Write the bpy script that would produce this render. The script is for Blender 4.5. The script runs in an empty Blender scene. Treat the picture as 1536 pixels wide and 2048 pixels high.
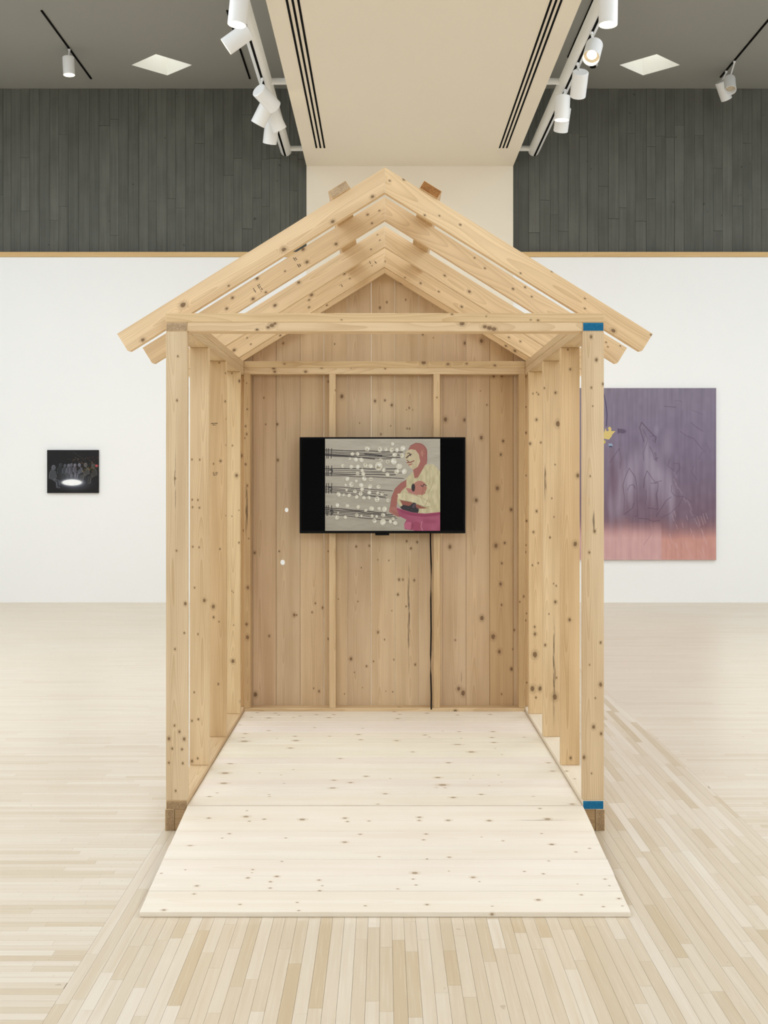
import bpy, bmesh, math, random
import numpy as np
from mathutils import Vector, Matrix

random.seed(7)
rng = np.random.default_rng(7)
scene = bpy.context.scene
COL = scene.collection

# ------------------------------------------------------------------ camera
F, VX, VY, EYE = 2366.0, 767.0, 960.0, 1.465       # focal length and vanishing point in 1536x2048 pixels, eye height
cd = bpy.data.cameras.new('camera'); cam = bpy.data.objects.new('camera', cd); COL.objects.link(cam)
cam.location = (0, 0, EYE); cam.rotation_euler = (math.pi/2, 0, 0)
cd.sensor_fit = 'VERTICAL'; cd.sensor_height = 36.0; cd.sensor_width = 27.0
cd.lens = 36.0*F/2048
cd.shift_x = (768-VX)/2048; cd.shift_y = (VY-1024)/2048
cd.clip_start = 0.05; cd.clip_end = 200
scene.camera = cam

# ------------------------------------------------------------------ sky, daylight openings, exposure
w = bpy.data.worlds.new('sky'); scene.world = w; w.use_nodes = True
bg = w.node_tree.nodes['Background']
bg.inputs['Color'].default_value = (0.86, 0.935, 1.02, 1); bg.inputs['Strength'].default_value = 4.35
scene.view_settings.view_transform = 'Standard'
scene.view_settings.look = 'None'
scene.view_settings.exposure = 0.0
scene.view_settings.gamma = 1.0
scene.view_settings.use_curve_mapping = False
scene.cycles.sample_clamp_indirect = 4.0
scene.cycles.adaptive_threshold = 0.03
scene.cycles.max_bounces = 7

ROOF = 6.185
OPEN = [(-6.2, -2.6, 2.0, 11.2), (3.3, 6.9, 2.0, 11.2)]          # roof-light openings x0,x1,y0,y1
DIAM = [(323.5, 130), (1299.5, 130)]                                # small diamond skylights (centre pixels on the ceiling)
ADDED_WIN = (-5.2, 5.8, 2.3, 5.7)                                         # unseen window added behind the camera for even frontal light, x0,x1,z0,z1
def portal(x, y, z, sx, sy, rx=0.0):
    l = bpy.data.lights.new('daylight_portal', 'AREA'); l.shape = 'RECTANGLE'; l.size = sx; l.size_y = sy
    l.cycles.is_portal = True
    o = bpy.data.objects.new('daylight_portal', l); COL.objects.link(o); o.location = (x, y, z); o.rotation_euler = (rx, 0, 0)
for x0, x1, y0, y1 in OPEN:
    portal((x0+x1)/2, (y0+y1)/2, ROOF+0.45, x1-x0, y1-y0)
portal((ADDED_WIN[0]+ADDED_WIN[1])/2, -5.1, (ADDED_WIN[2]+ADDED_WIN[3])/2, ADDED_WIN[1]-ADDED_WIN[0], ADDED_WIN[3]-ADDED_WIN[2], math.pi/2)

def PX(px, py, D):
    s = F/D
    return Vector(((px-VX)/s, D, EYE+(VY-py)/s))

# ------------------------------------------------------------------ object helpers
def link(o, parent=None):
    COL.objects.link(o)
    if parent is not None:
        m = o.matrix_basis.copy()
        o.parent = parent
        o.matrix_basis = Matrix.Translation(-WORLD[parent.name]) @ m if parent.name in WORLD else m
    return o
WORLD = {}
def tag(o, label=None, cat=None, group=None, kind=None):
    if label: o['label'] = label
    if cat: o['category'] = cat
    if group: o['group'] = group
    if kind: o['kind'] = kind
    return o
def empty(name, loc, label, cat, group=None):
    o = bpy.data.objects.new(name, None); o.empty_display_size = 0.05
    COL.objects.link(o); o.location = loc; WORLD[o.name] = Vector(loc)
    return tag(o, label, cat, group)
def mesh_obj(name, me, mats, parent=None, mat4=None):
    if not isinstance(mats, (list, tuple)): mats = [mats]
    for m in mats:
        me.materials.append(m)
    o = bpy.data.objects.new(name, me)
    if mat4 is not None: o.matrix_basis = mat4
    return link(o, parent)
def bm_mesh(name, bm, smooth=False):
    bmesh.ops.recalc_face_normals(bm, faces=bm.faces)
    me = bpy.data.meshes.new(name); bm.to_mesh(me); bm.free()
    if smooth:
        me.polygons.foreach_set('use_smooth', [True]*len(me.polygons))
        me.set_sharp_from_angle(angle=math.radians(35))
    return me
def box_bm(L, W, T, bev=0.0):
    bm = bmesh.new(); bmesh.ops.create_cube(bm, size=1)
    bmesh.ops.scale(bm, vec=(L, W, T), verts=bm.verts)
    if bev: bmesh.ops.bevel(bm, geom=list(bm.edges), offset=bev, segments=1, affect='EDGES')
    return bm
def box(name, x0, x1, y0, y1, z0, z1, mats, parent=None, bev=0.0):
    me = bm_mesh(name, box_bm(x1-x0, y1-y0, z1-z0, bev))
    return mesh_obj(name, me, mats, parent, Matrix.Translation(((x0+x1)/2, (y0+y1)/2, (z0+z1)/2)))
def frame(c, ex, ey, ez):
    m = Matrix.Identity(4)
    for i, v in enumerate((ex, ey, ez)):
        for j in range(3): m[j][i] = v[j]
    for j in range(3): m[j][3] = c[j]
    return m
def prism_bm(poly, T, bev=0.0):
    bm = bmesh.new()
    a = [bm.verts.new((x, y, -T/2)) for x, y in poly]; b = [bm.verts.new((x, y, T/2)) for x, y in poly]
    bm.faces.new(a[::-1]); bm.faces.new(b)
    n = len(poly)
    for i in range(n): bm.faces.new((a[i], a[(i+1) % n], b[(i+1) % n], b[i]))
    if bev: bmesh.ops.bevel(bm, geom=list(bm.edges), offset=bev, segments=1, affect='EDGES')
    return bm
def tube_bm(pts, r, n=12, caps=True, bm=None):
    bm = bm or bmesh.new(); rings = []
    pts = [Vector(p) for p in pts]
    for i, p in enumerate(pts):
        d = (pts[min(i+1, len(pts)-1)]-pts[max(i-1, 0)]).normalized()
        u = d.cross(Vector((0, 0, 1)))
        if u.length < 1e-3: u = d.cross(Vector((1, 0, 0)))
        u.normalize(); v = d.cross(u)
        rings.append([bm.verts.new(p+r*(math.cos(2*math.pi*k/n)*u+math.sin(2*math.pi*k/n)*v)) for k in range(n)])
    for a, b in zip(rings, rings[1:]):
        for k in range(n): bm.faces.new((a[k], a[(k+1) % n], b[(k+1) % n], b[k]))
    if caps: bm.faces.new(rings[0][::-1]); bm.faces.new(rings[-1])
    return bm
def lathe_bm(prof, n=28):
    bm = bmesh.new(); rings = []
    for r, z in prof:
        if r < 1e-6: rings.append([bm.verts.new((0, 0, z))]*n)
        else: rings.append([bm.verts.new((r*math.cos(2*math.pi*k/n), r*math.sin(2*math.pi*k/n), z)) for k in range(n)])
    for a, b in zip(rings, rings[1:]):
        for k in range(n):
            vs = []
            for v in (a[k], a[(k+1) % n], b[(k+1) % n], b[k]):
                if v not in vs: vs.append(v)
            if len(vs) > 2: bm.faces.new(vs)
    return bm

# ------------------------------------------------------------------ materials
def lin(c):
    f = lambda v: v/12.92 if v <= 0.04045 else ((v+0.055)/1.055)**2.4
    return tuple(f(x/255.0) for x in c)+(1.0,)
class NT:
    def __init__(s, name):
        s.mat = bpy.data.materials.new(name); s.mat.use_nodes = True
        s.t = s.mat.node_tree; s.bsdf = s.t.nodes['Principled BSDF']
    def n(s, typ, **kw):
        nd = s.t.nodes.new(typ)
        for k, v in kw.items(): setattr(nd, k, v)
        return nd
    def put(s, sock, v):
        if isinstance(v, bpy.types.NodeSocket): s.t.links.new(v, sock)
        elif v is not None: sock.default_value = v
    def m(s, op, a, b=None, c=None, clamp=False):
        nd = s.n('ShaderNodeMath', operation=op, use_clamp=clamp)
        for i, v in enumerate((a, b, c)):
            if v is not None: s.put(nd.inputs[i], v)
        return nd.outputs[0]
    def v(s, op, a, b=None, scale=None):
        nd = s.n('ShaderNodeVectorMath', operation=op)
        s.put(nd.inputs[0], a)
        if b is not None: s.put(nd.inputs[1], b)
        if scale is not None: s.put(nd.inputs['Scale'], scale)
        return nd.outputs['Value'] if op in ('LENGTH', 'DISTANCE', 'DOT_PRODUCT') else nd.outputs['Vector']
    def mix(s, f, a, b, blend='MIX'):
        nd = s.n('ShaderNodeMix', data_type='RGBA', blend_type=blend)
        s.put(nd.inputs[0], f); s.put(nd.inputs[6], a); s.put(nd.inputs[7], b)
        return nd.outputs[2]
    def ramp(s, x, a, b, to0=0.0, to1=1.0):
        nd = s.n('ShaderNodeMapRange', interpolation_type='SMOOTHSTEP')
        for i, v in enumerate((x, a, b, to0, to1)): s.put(nd.inputs[i], v)
        return nd.outputs[0]
    def noise(s, vec, scale=1.0, detail=3.0, rough=0.55):
        nd = s.n('ShaderNodeTexNoise'); s.put(nd.inputs['Vector'], vec)
        nd.inputs['Scale'].default_value = scale; nd.inputs['Detail'].default_value = detail; nd.inputs['Roughness'].default_value = rough
        return nd.outputs['Fac']
    def bump(s, h, strength, dist=0.001):
        nd = s.n('ShaderNodeBump'); s.put(nd.inputs['Height'], h)
        nd.inputs['Strength'].default_value = strength; nd.inputs['Distance'].default_value = dist
        s.t.links.new(nd.outputs[0], s.bsdf.inputs['Normal'])
    def done(s, col, rough, spec=0.5, **kw):
        s.put(s.bsdf.inputs['Base Color'], col); s.put(s.bsdf.inputs['Roughness'], rough)
        s.bsdf.inputs['Specular IOR Level'].default_value = spec
        for k, v in kw.items(): s.put(s.bsdf.inputs[k], v)
        return s.mat

def paint(name, c, rough=0.6, spec=0.3, var=0.03, scale=3.0):
    t = NT(name); tc = t.n('ShaderNodeTexCoord')
    n1 = t.noise(tc.outputs['Object'], scale, 2.0)
    c = lin(c); d = tuple(x*(1-var) for x in c[:3])+(1,)
    return t.done(t.mix(n1, d, c), rough, spec)

NK, NS = 16, 2
def pine(name, light, dark, knot, halo, grain=1.0, kstr=0.9, rough=0.55, fibre=0.25):
    """solid softwood: rings about a pith line along local X, fibres, and knots / pith streaks placed per piece by properties k0.. and s0.."""
    t = NT(name); tc = t.n('ShaderNodeTexCoord'); oi = t.n('ShaderNodeObjectInfo')
    P = tc.outputs['Object']; R = oi.outputs['Random']
    Pn = t.v('ADD', P, t.v('SCALE', (23.0, 7.0, 5.0), scale=R))
    d = None
    for i in range(NK):
        a = t.n('ShaderNodeAttribute', attribute_type='OBJECT', attribute_name='k%d' % i)
        q = t.v('MULTIPLY', t.v('SUBTRACT', P, a.outputs['Vector']), (0.75, 1.0, 1.0))
        q = t.m('DIVIDE', t.v('LENGTH', q), t.m('MAXIMUM', a.outputs['Alpha'], 1e-5))
        d = q if d is None else t.m('MINIMUM', d, q)
    wob = t.noise(Pn, 90.0, 2.0)
    d = t.m('ADD', d, t.m('MULTIPLY', t.m('SUBTRACT', wob, 0.5), 0.55))
    st = None
    sep = t.n('ShaderNodeSeparateXYZ'); t.put(sep.inputs[0], P)
    for i in range(NS):
        a = t.n('ShaderNodeAttribute', attribute_type='OBJECT', attribute_name='s%d' % i)
        sa = t.n('ShaderNodeSeparateXYZ'); t.put(sa.inputs[0], a.outputs['Vector'])
        ux = t.m('DIVIDE', t.m('SUBTRACT', sep.outputs[0], sa.outputs[0]), t.m('MAXIMUM', sa.outputs[2], 1e-5))
        wv = t.m('MULTIPLY', t.m('SUBTRACT', t.noise(t.v('MULTIPLY', Pn, (9.0, 3.0, 3.0)), 1.0, 2.0), 0.5), 0.012)
        uy = t.m('DIVIDE', t.m('ADD', t.m('SUBTRACT', sep.outputs[1], sa.outputs[1]), wv), t.m('MAXIMUM', a.outputs['Alpha'], 1e-5))
        q = t.m('SQRT', t.m('ADD', t.m('MULTIPLY', ux, ux), t.m('MULTIPLY', uy, uy)))
        st = q if st is None else t.m('MINIMUM', st, q)
    # growth rings
    warp = t.m('MULTIPLY', t.m('SUBTRACT', t.noise(t.v('MULTIPLY', Pn, (0.8, 4.0, 4.0)), 1.0, 2.0), 0.5), 0.09)
    kw = t.m('MULTIPLY', t.ramp(d, 0.6, 3.2, 1.0, 0.0), 0.010)
    sp = t.n('ShaderNodeSeparateXYZ'); t.put(sp.inputs[0], P)
    yy = t.m('ADD', sp.outputs[1], t.m('MULTIPLY', t.m('SUBTRACT', R, 0.5), 0.05))
    zz = t.m('ADD', sp.outputs[2], 0.035)
    rad = t.m('ADD', t.m('SQRT', t.m('ADD', t.m('MULTIPLY', yy, yy), t.m('MULTIPLY', zz, zz))), t.m('ADD', warp, kw))
    ring = t.m('FRACT', t.m('MULTIPLY', rad, 165.0))
    ring = t.m('POWER', ring, 2.2)
    f1 = t.noise(t.v('MULTIPLY', Pn, (0.9, 16.0, 16.0)), 1.0, 4.0)
    f2 = t.noise(t.v('MULTIPLY', Pn, (5.0, 420.0, 420.0)), 1.0, 2.0)
    blot = t.noise(t.v('MULTIPLY', Pn, (2.2, 5.0, 5.0)), 1.0, 2.0)
    fac = t.m('ADD', t.m('MULTIPLY', t.ramp(f1, 0.3, 0.75), 0.42*grain), t.m('MULTIPLY', ring, 0.30*grain))
    fac = t.m('ADD', fac, t.m('MULTIPLY', t.m('SUBTRACT', f2, 0.5), fibre))
    fac = t.m('ADD', fac, t.m('MULTIPLY', t.m('SUBTRACT', blot, 0.5), 0.45), clamp=True)
    col = t.mix(fac, lin(light), lin(dark))
    col = t.mix(1.0, col, oi.outputs['Color'], 'MULTIPLY')
    col = t.mix(t.ramp(d, 0.9, 2.6, 0.4*kstr, 0.0), col, lin(halo))
    smask = t.m('MULTIPLY', t.ramp(st, 0.35, 1.0, 0.85, 0.0), t.ramp(t.noise(t.v('MULTIPLY', Pn, (14.0, 160.0, 160.0)), 1.0, 3.0), 0.35, 0.6))
    col = t.mix(smask, col, lin(knot))
    kc = t.mix(t.noise(Pn, 260.0, 2.0), lin(knot), lin(halo))
    col = t.mix(t.ramp(d, 0.72, 1.05, kstr, 0.0), col, kc)
    t.bump(f2, 0.10, 0.0006)
    return t.done(col, rough, 0.3)

M = {}
M['pine'] = pine('pine_lumber', (224, 201, 166), (180, 147, 105), (84, 60, 38), (150, 116, 78), grain=1.15)
M['wall_pine'] = pine('pine_wall_board', (218, 194, 160), (178, 146, 108), (82, 58, 38), (148, 114, 78), grain=1.1)
M['white_pine'] = pine('whitewashed_pine', (238, 229, 214), (221, 206, 181), (104, 82, 60), (190, 164, 128), grain=0.8, kstr=0.9, rough=0.5, fibre=0.12)

def endgrain(name, c1, c2):
    t = NT(name); tc = t.n('ShaderNodeTexCoord')
    n1 = t.noise(t.v('MULTIPLY', tc.outputs['Object'], (1.0, 1.0, 1.0)), 260.0, 3.0)
    n2 = t.noise(tc.outputs['Object'], 30.0, 2.0)
    return t.done(t.mix(t.ramp(t.m('ADD', t.m('MULTIPLY', n1, 0.6), t.m('MULTIPLY', n2, 0.4)), 0.35, 0.65), lin(c1), lin(c2)), 0.8, 0.2)
M['end'] = endgrain('end_grain', (146, 118, 86), (186, 156, 118))
M['end_grey'] = endgrain('weathered_end_grain', (164, 138, 108), (202, 176, 142))
M['end_brown'] = endgrain('dark_end_grain', (128, 82, 42), (176, 124, 72))
M['end_blue'] = endgrain('blue_painted_end', (22, 96, 136), (40, 122, 160))

def maple():
    t = NT('maple_strip'); tc = t.n('ShaderNodeTexCoord')
    a = t.n('ShaderNodeAttribute', attribute_type='GEOMETRY', attribute_name='tone')
    s = t.n('ShaderNodeSeparateColor'); t.put(s.inputs[0], a.outputs['Color'])
    P = tc.outputs['Object']
    off = t.v('SCALE', (31.0, 17.0, 3.0), scale=s.outputs[2])
    vx = t.v('MULTIPLY', P, (1.6, 55.0, 1.0)); vy = t.v('MULTIPLY', P, (55.0, 1.6, 1.0))
    mx = t.n('ShaderNodeMix', data_type='VECTOR'); t.put(mx.inputs[0], s.outputs[1]); t.put(mx.inputs[4], vx); t.put(mx.inputs[5], vy)
    V = t.v('ADD', mx.outputs[1], off)
    g = t.noise(V, 1.0, 4.0); g2 = t.noise(t.v('MULTIPLY', V, (2.5, 2.5, 1.0)), 1.0, 3.0)
    c = t.mix(s.outputs[0], lin((231, 219, 201)), lin((203, 182, 149)))
    c = t.mix(t.m('MULTIPLY', t.ramp(g, 0.42, 0.8), 0.30), c, lin((196, 166, 128)))
    c = t.mix(t.m('MULTIPLY', t.ramp(g2, 0.3, 0.5, 1.0, 0.0), 0.14), c, lin((244, 236, 222)))
    spots = t.noise(P, 26.0, 1.0)
    c = t.mix(t.m('MULTIPLY', t.ramp(spots, 0.74, 0.78), 0.35), c, lin((150, 120, 88)))
    big = t.noise(P, 0.8, 3.0)
    return t.done(c, t.ramp(big, 0.3, 0.7, 0.28, 0.35), 0.5)
M['maple'] = maple()
M['joint'] = paint('floor_joint', (150, 125, 95), 0.8)
M['white'] = paint('gallery_white_paint', (246, 245, 242), 0.75, 0.2, 0.015, 0.8)
M['cream'] = paint('bulkhead_plaster', (240, 230, 212), 0.8, 0.2, 0.02, 0.6)
M['ceil'] = paint('grey_ceiling_plaster', (158, 157, 150), 0.85, 0.15, 0.06, 0.7)
M['skyl'] = paint('skylight_shaft_white', (246, 243, 234), 0.8, 0.2, 0.01)
M['metal_white'] = paint('white_powder_coat', (240, 240, 238), 0.35, 0.4, 0.01)
M['black'] = paint('matt_black', (9, 9, 9), 0.6, 0.12, 0.1)
M['vent'] = paint('vent_void', (10, 8, 6), 0.9, 0.1, 0.1)
M['refl'] = paint('reflector', (205, 190, 165), 0.3, 0.5, 0.02)
M['trim'] = pine('trim_wood', (218, 184, 130), (196, 156, 102), (150, 110, 70), (180, 140, 90), kstr=0.1)

def concrete():
    t = NT('board_formed_concrete'); tc = t.n('ShaderNodeTexCoord')
    a = t.n('ShaderNodeAttribute', attribute_type='OBJECT', attribute_name='tone')
    P = t.v('ADD', tc.outputs['Object'], t.v('SCALE', (9.0, 5.0, 13.0), scale=t.n('ShaderNodeObjectInfo').outputs['Random']))
    g = t.noise(t.v('MULTIPLY', P, (45.0, 1.0, 1.2)), 1.0, 4.0)
    b = t.noise(P, 2.4, 4.0); k = t.noise(P, 14.0, 1.0)
    f = t.m('ADD', t.m('MULTIPLY', g, 0.5), t.m('MULTIPLY', b, 0.5))
    c = t.mix(t.ramp(f, 0.3, 0.7), lin((90, 90, 83)), lin((110, 110, 102)))
    c = t.mix(t.m('MULTIPLY', a.outputs['Fac'], 0.32), c, lin((80, 81, 77)))
    c = t.mix(t.m('MULTIPLY', t.ramp(k, 0.76, 0.80), 0.6), c, lin((50, 50, 47)))
    t.bump(g, 0.5, 0.003)
    return t.done(c, 0.85, 0.2)
M['conc'] = concrete()
M['conc_dark'] = paint('concrete_joint', (66, 66, 62), 0.9)

def emit(name, c, s):
    t = NT(name)
    t.bsdf.inputs['Base Color'].default_value = lin(c)
    t.bsdf.inputs['Emission Color'].default_value = lin(c); t.bsdf.inputs['Emission Strength'].default_value = s
    return t.mat
M['lens'] = emit('lamp_lens', (255, 238, 205), 9.0)
def picture(name, rough, emission=0.0, bumpy=0.0):
    t = NT(name); a = t.n('ShaderNodeAttribute', attribute_type='GEOMETRY', attribute_name='pic')
    if bumpy:
        tc = t.n('ShaderNodeTexCoord'); t.bump(t.noise(tc.outputs['Object'], 350.0, 2.0), bumpy, 0.001)
    if emission:
        t.put(t.bsdf.inputs['Emission Color'], a.outputs['Color']); t.bsdf.inputs['Emission Strength'].default_value = emission
        return t.done((0.01, 0.01, 0.01, 1), rough, 0.3)
    return t.done(a.outputs['Color'], rough, 0.25)
M['screen'] = picture('screen_picture', 0.35, 0.72)
M['oil'] = picture('oil_paint', 0.7, 0.0, 0.15)
M['oil_gloss'] = picture('dark_oil_paint', 0.5, 0.0, 0.1)

# ================================================================== the room
WY = 14.15                                    # gallery back wall
BX0, BX1, BZ = -0.920, 1.549, 5.215           # bulkhead
RX0, RX1, RY0 = -7.0, 7.6, -5.0

# floor: slab with strip boards laid in three fields
floor = box('floor', RX0, RX1, RY0, WY+0.3, -0.10, -0.012, M['joint']); tag(floor, 'pale maple strip floor of the gallery', 'floor', kind='structure')
WORLD['floor'] = floor.location.copy()
SW = 0.0395
boards = []                                   # x0,x1,y0,y1,dir,tone
def tone():
    r = random.random()
    return min(1, max(0, random.gauss(0.34, 0.16) if r < 0.86 else random.gauss(0.75, 0.12)))
x = BX0
while x < BX1-1e-6:
    x2 = min(x+SW, BX1); y = 0.8-random.random()*0.6
    while y < WY:
        L = random.choice((0.25, 0.35, 0.45, 0.55, 0.7, 0.9, 1.1)); boards.append((x, x2, y, min(y+L, WY), 1.0, tone()*1.0+0.10)); y += L
    x = x2
for xa, xb in ((-6.9, BX0), (BX1, 7.5)):
    y = 0.8
    while y < WY-1e-6:
        y2 = min(y+SW, WY); x = xa-random.random()*0.6
        while x < xb:
            L = random.choice((0.3, 0.45, 0.6, 0.8, 1.0, 1.3)); a = max(x, xa); b = min(x+L, xb)
            if b-a > 0.01: boards.append((a, b, y, y2, 0.0, 0.24+(tone()*0.85-0.24)*(1.0 if y < 5 else max(0.35, 1.0-(y-5)*0.25))))
            x += L
        y = y2
def shown(b):
    x0, x1, y0, y1 = b[:4]
    cx, cy = (x0+x1)/2, (y0+y1)/2; s = F/cy
    px, py = VX+cx*s, VY+EYE*s
    if not (0 < px < 1536 and py < 2048): return 0
    if abs(cx) < 0.92 and 3.97 < cy < 7.05: return 0
    if abs(px-770) < 400 and cy > 7: return 0
    return (x1-x0)*(y1-y0)*s*s*EYE/cy
order = sorted(range(len(boards)), key=lambda i: -shown(boards[i]))
near = set(order[:300])
G = 0.00035
def board_geo(b, cx=0, cy=0):
    g = G if b[2] < 6 else 0.00008
    x0, x1, y0, y1 = b[0]+g-cx, b[1]-g-cx, b[2]+g-cy, b[3]-g-cy
    return [(x0, y0, -0.012), (x1, y0, -0.012), (x1, y1, -0.012), (x0, y1, -0.012), (x0, y0, 0), (x1, y0, 0), (x1, y1, 0), (x0, y1, 0)]
BF = [(4, 5, 6, 7), (0, 1, 5, 4), (1, 2, 6, 5), (2, 3, 7, 6), (3, 0, 4, 7)]
def tone_attr(me, cols):
    at = me.color_attributes.new('tone', 'FLOAT_COLOR', 'POINT'); at.data.foreach_set('color', np.asarray(cols, dtype=np.float32).ravel())
for i in sorted(near):
    b = boards[i]; cx, cy = (b[0]+b[1])/2, (b[2]+b[3])/2
    me = bpy.data.meshes.new('floor_board'); me.from_pydata(board_geo(b, cx, cy), [], BF)
    tone_attr(me, [(b[5], b[4], random.random(), 1)]*8)
    mesh_obj('floor_board', me, M['maple'], floor, Matrix.Translation((cx, cy, 0)))
V, Fc, Cc = [], [], []
for i, b in enumerate(boards):
    if i in near: continue
    o = len(V); V += board_geo(b); Fc += [tuple(k+o for k in f) for f in BF]; Cc += [(b[5], b[4], random.random(), 1)]*8
me = bpy.data.meshes.new('floor_strips'); me.from_pydata(V, [], Fc); tone_attr(me, Cc)
tag(mesh_obj('floor_strips', me, M['maple'], floor, Matrix.Identity(4)), kind='stuff')

# walls
def structure(o, label=None, cat=None): return tag(o, label, cat, kind='structure')
structure(box('wall_back', RX0, RX1, WY, WY+0.25, 0.0, 4.13, M['white']), 'white painted gallery wall behind the wooden hut', 'wall')
structure(box('wall_left', RX0-0.2, RX0, RY0, WY+0.3, 0, ROOF, M['white']), 'white side wall on the left, outside the picture', 'wall')
structure(box('wall_right', RX1, RX1+0.2, RY0, WY+0.3, 0, ROOF, M['white']), 'white side wall on the right, outside the picture', 'wall')
bm = bmesh.new(); E = []
for pts in ([(RX0-.2, -.1), (RX1+.2, -.1), (RX1+.2, ROOF), (RX0-.2, ROOF)], [(ADDED_WIN[0], ADDED_WIN[2]), (ADDED_WIN[1], ADDED_WIN[2]), (ADDED_WIN[1], ADDED_WIN[3]), (ADDED_WIN[0], ADDED_WIN[3])]):
    vs = [bm.verts.new((p[0], RY0, p[1])) for p in pts]; E += [bm.edges.new((vs[i], vs[(i+1) % 4])) for i in range(4)]
bmesh.ops.triangle_fill(bm, edges=E, use_beauty=True)
structure(mesh_obj('wall_front', bm_mesh('wall_front', bm), M['white']), 'white wall behind the camera with a wide opening added for frontal light', 'wall')
for k in range(1, 5):  # mullions of the added light opening, never in view
    xm = ADDED_WIN[0]+(ADDED_WIN[1]-ADDED_WIN[0])*k/5; structure(box('window_%d' % (k+2), xm-0.04, xm+0.04, RY0-0.05, RY0+0.05, ADDED_WIN[2], ADDED_WIN[3], M['white']), 'white mullion of the added, unseen window behind the camera', 'window')
t1 = structure(box('trim_1', RX0, BX0, WY-0.012, WY+0.12, 4.132, 4.192, M['trim'], bev=0.003), 'pale wood cap along the white wall, left of the bulkhead', 'trim')
t2 = structure(box('trim_2', BX1, RX1, WY-0.012, WY+0.12, 4.132, 4.192, M['trim'], bev=0.003), 'pale wood cap along the white wall, right of the bulkhead', 'trim')
upper = structure(box('wall_upper', RX0, RX1, WY+0.13, WY+0.3, 4.1, ROOF, M['conc_dark']), 'dark grey board-formed concrete wall above the white wall', 'wall')
WORLD['wall_upper'] = upper.location.copy()
for xa, xb in ((-5.3, BX0+0.02), (BX1-0.02, 5.3)):
    x = xa
    while x < xb-0.01:
        x2 = min(x+random.uniform(0.095, 0.135), xb); z = 4.12
        cuts = [4.12]+random.choice(([], [random.uniform(4.4, 5.9)], [random.uniform(4.4, 5.9)], [random.uniform(4.4, 5.0), random.uniform(5.2, 5.9)]))+[ROOF]
        for za, zb in zip(cuts, cuts[1:]):
            d = random.uniform(0.0, 0.006)
            o = box('concrete_board', x+0.0013, x2-0.0013, WY+0.112+d, WY+0.132, za+0.0015, zb-0.0015, M['conc'], upper)
            o['tone'] = random.random()
        x = x2
# bulkhead and its pier
bh = structure(box('ceiling_bulkhead', BX0, BX1, RY0, WY+0.29, BZ, ROOF+0.02, M['cream']), 'long cream bulkhead hanging from the ceiling above the hut', 'bulkhead')
structure(box('wall_pier', BX0, BX1, WY-0.015, WY+0.28, 0, BZ, M['cream']), 'cream pier under the end of the bulkhead, behind the hut roof', 'wall')
# ceiling with openings
def diamond(px, py):
    s = (VY-py)/(ROOF-EYE); return (px-VX)/s, F/s, 0.344
bm = bmesh.new()
def loop(pts, z=ROOF):
    vs = [bm.verts.new((p[0], p[1], z)) for p in pts]
    return [bm.edges.new((vs[i], vs[(i+1) % len(vs)])) for i in range(len(vs))]
E = loop([(RX0-.2, RY0-.2), (RX1+.2, RY0-.2), (RX1+.2, WY+.3), (RX0-.2, WY+.3)])
holes = [[(x0, y0), (x1, y0), (x1, y1), (x0, y1)] for x0, x1, y0, y1 in OPEN]
for px, py in DIAM:
    cx, cy, r = diamond(px, py); holes.append([(cx-r, cy), (cx, cy-r), (cx+r, cy), (cx, cy+r)])
for h in holes: E += loop(h)
bmesh.ops.triangle_fill(bm, edges=E, use_beauty=True)
structure(mesh_obj('ceiling', bm_mesh('ceiling', bm), M['ceil']), 'grey plaster ceiling with diamond skylights', 'ceiling')
def shaft(name, pts, h, parent=None):
    b = bmesh.new(); n = len(pts)
    lo = [b.verts.new((p[0], p[1], ROOF)) for p in pts]; hi = [b.verts.new((p[0], p[1], ROOF+h)) for p in pts]
    for i in range(n): b.faces.new((lo[i], lo[(i+1) % n], hi[(i+1) % n], hi[i]))
    me = bpy.data.meshes.new(name); b.to_mesh(me); b.free()
    return mesh_obj(name, me, M['skyl'], parent)
for k, h in enumerate(holes):
    if k < 2:
        structure(shaft('roof_light_%d' % (k+1), h, 0.5), 'white upstand of the long roof light, outside the picture', 'roof light')
    else:
        structure(shaft('window_%d' % (k-1), h, 0.8), 'white diamond-shaped skylight in the grey ceiling, %s of the bulkhead' % ('left' if k == 2 else 'right'), 'skylight')

# ================================================================== the timber hut
HX = 0.006
Y0, Y1 = 4.94, 7.029                           # front and back of the framing
W2, T2 = 0.089, 0.038
hut = empty('timber_hut', (HX, (Y0+Y1)/2, 0), 'open-fronted pine stud hut with gabled rafters and a boarded back wall', 'hut')
X, Y, Z = Vector((1, 0, 0)), Vector((0, 1, 0)), Vector((0, 0, 1))
def lumber(name, c, L, W, T, ex, ey, mat='pine', col=(1, 1, 1), end=None, parent=hut, bev=0.0022):
    bm = box_bm(L, W, T, bev)
    if end:
        for f in bm.faces:
            if abs(f.normal.x) > 0.99: f.material_index = 1
    me = bm_mesh(name, bm)
    ez = ex.cross(ey)
    o = mesh_obj(name, me, [M[mat]]+([M[end]] if end else []), parent, frame(Vector(c), ex, ey, ez))
    o.color = (*col, 1)
    return o
def tint(s=0.05, base=1.0, warm=0.0):
    k = base+random.uniform(-s, s); return (k, k*(1-warm-random.uniform(0, 0.03)), k*(1-2.2*warm-random.uniform(0, 0.06)))
xo, xi = 0.9145, 0.8255; xc = (xo+xi)/2
RIM = 0.089
studs_y = [4.94, 5.548, 6.163, 6.768, 6.991]
stud_col = {-1: [(1, .99, .97), (1, .98, .93), (.86, .78, .66), (1.0, .98, .88), (.92, .82, .68)],
            1: [(1.02, 1.0, .97), (.97, .90, .78), (1, .96, .88), (1, .95, .84), (.96, .90, .80)]}
yc = (Y0+Y1)/2
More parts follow.
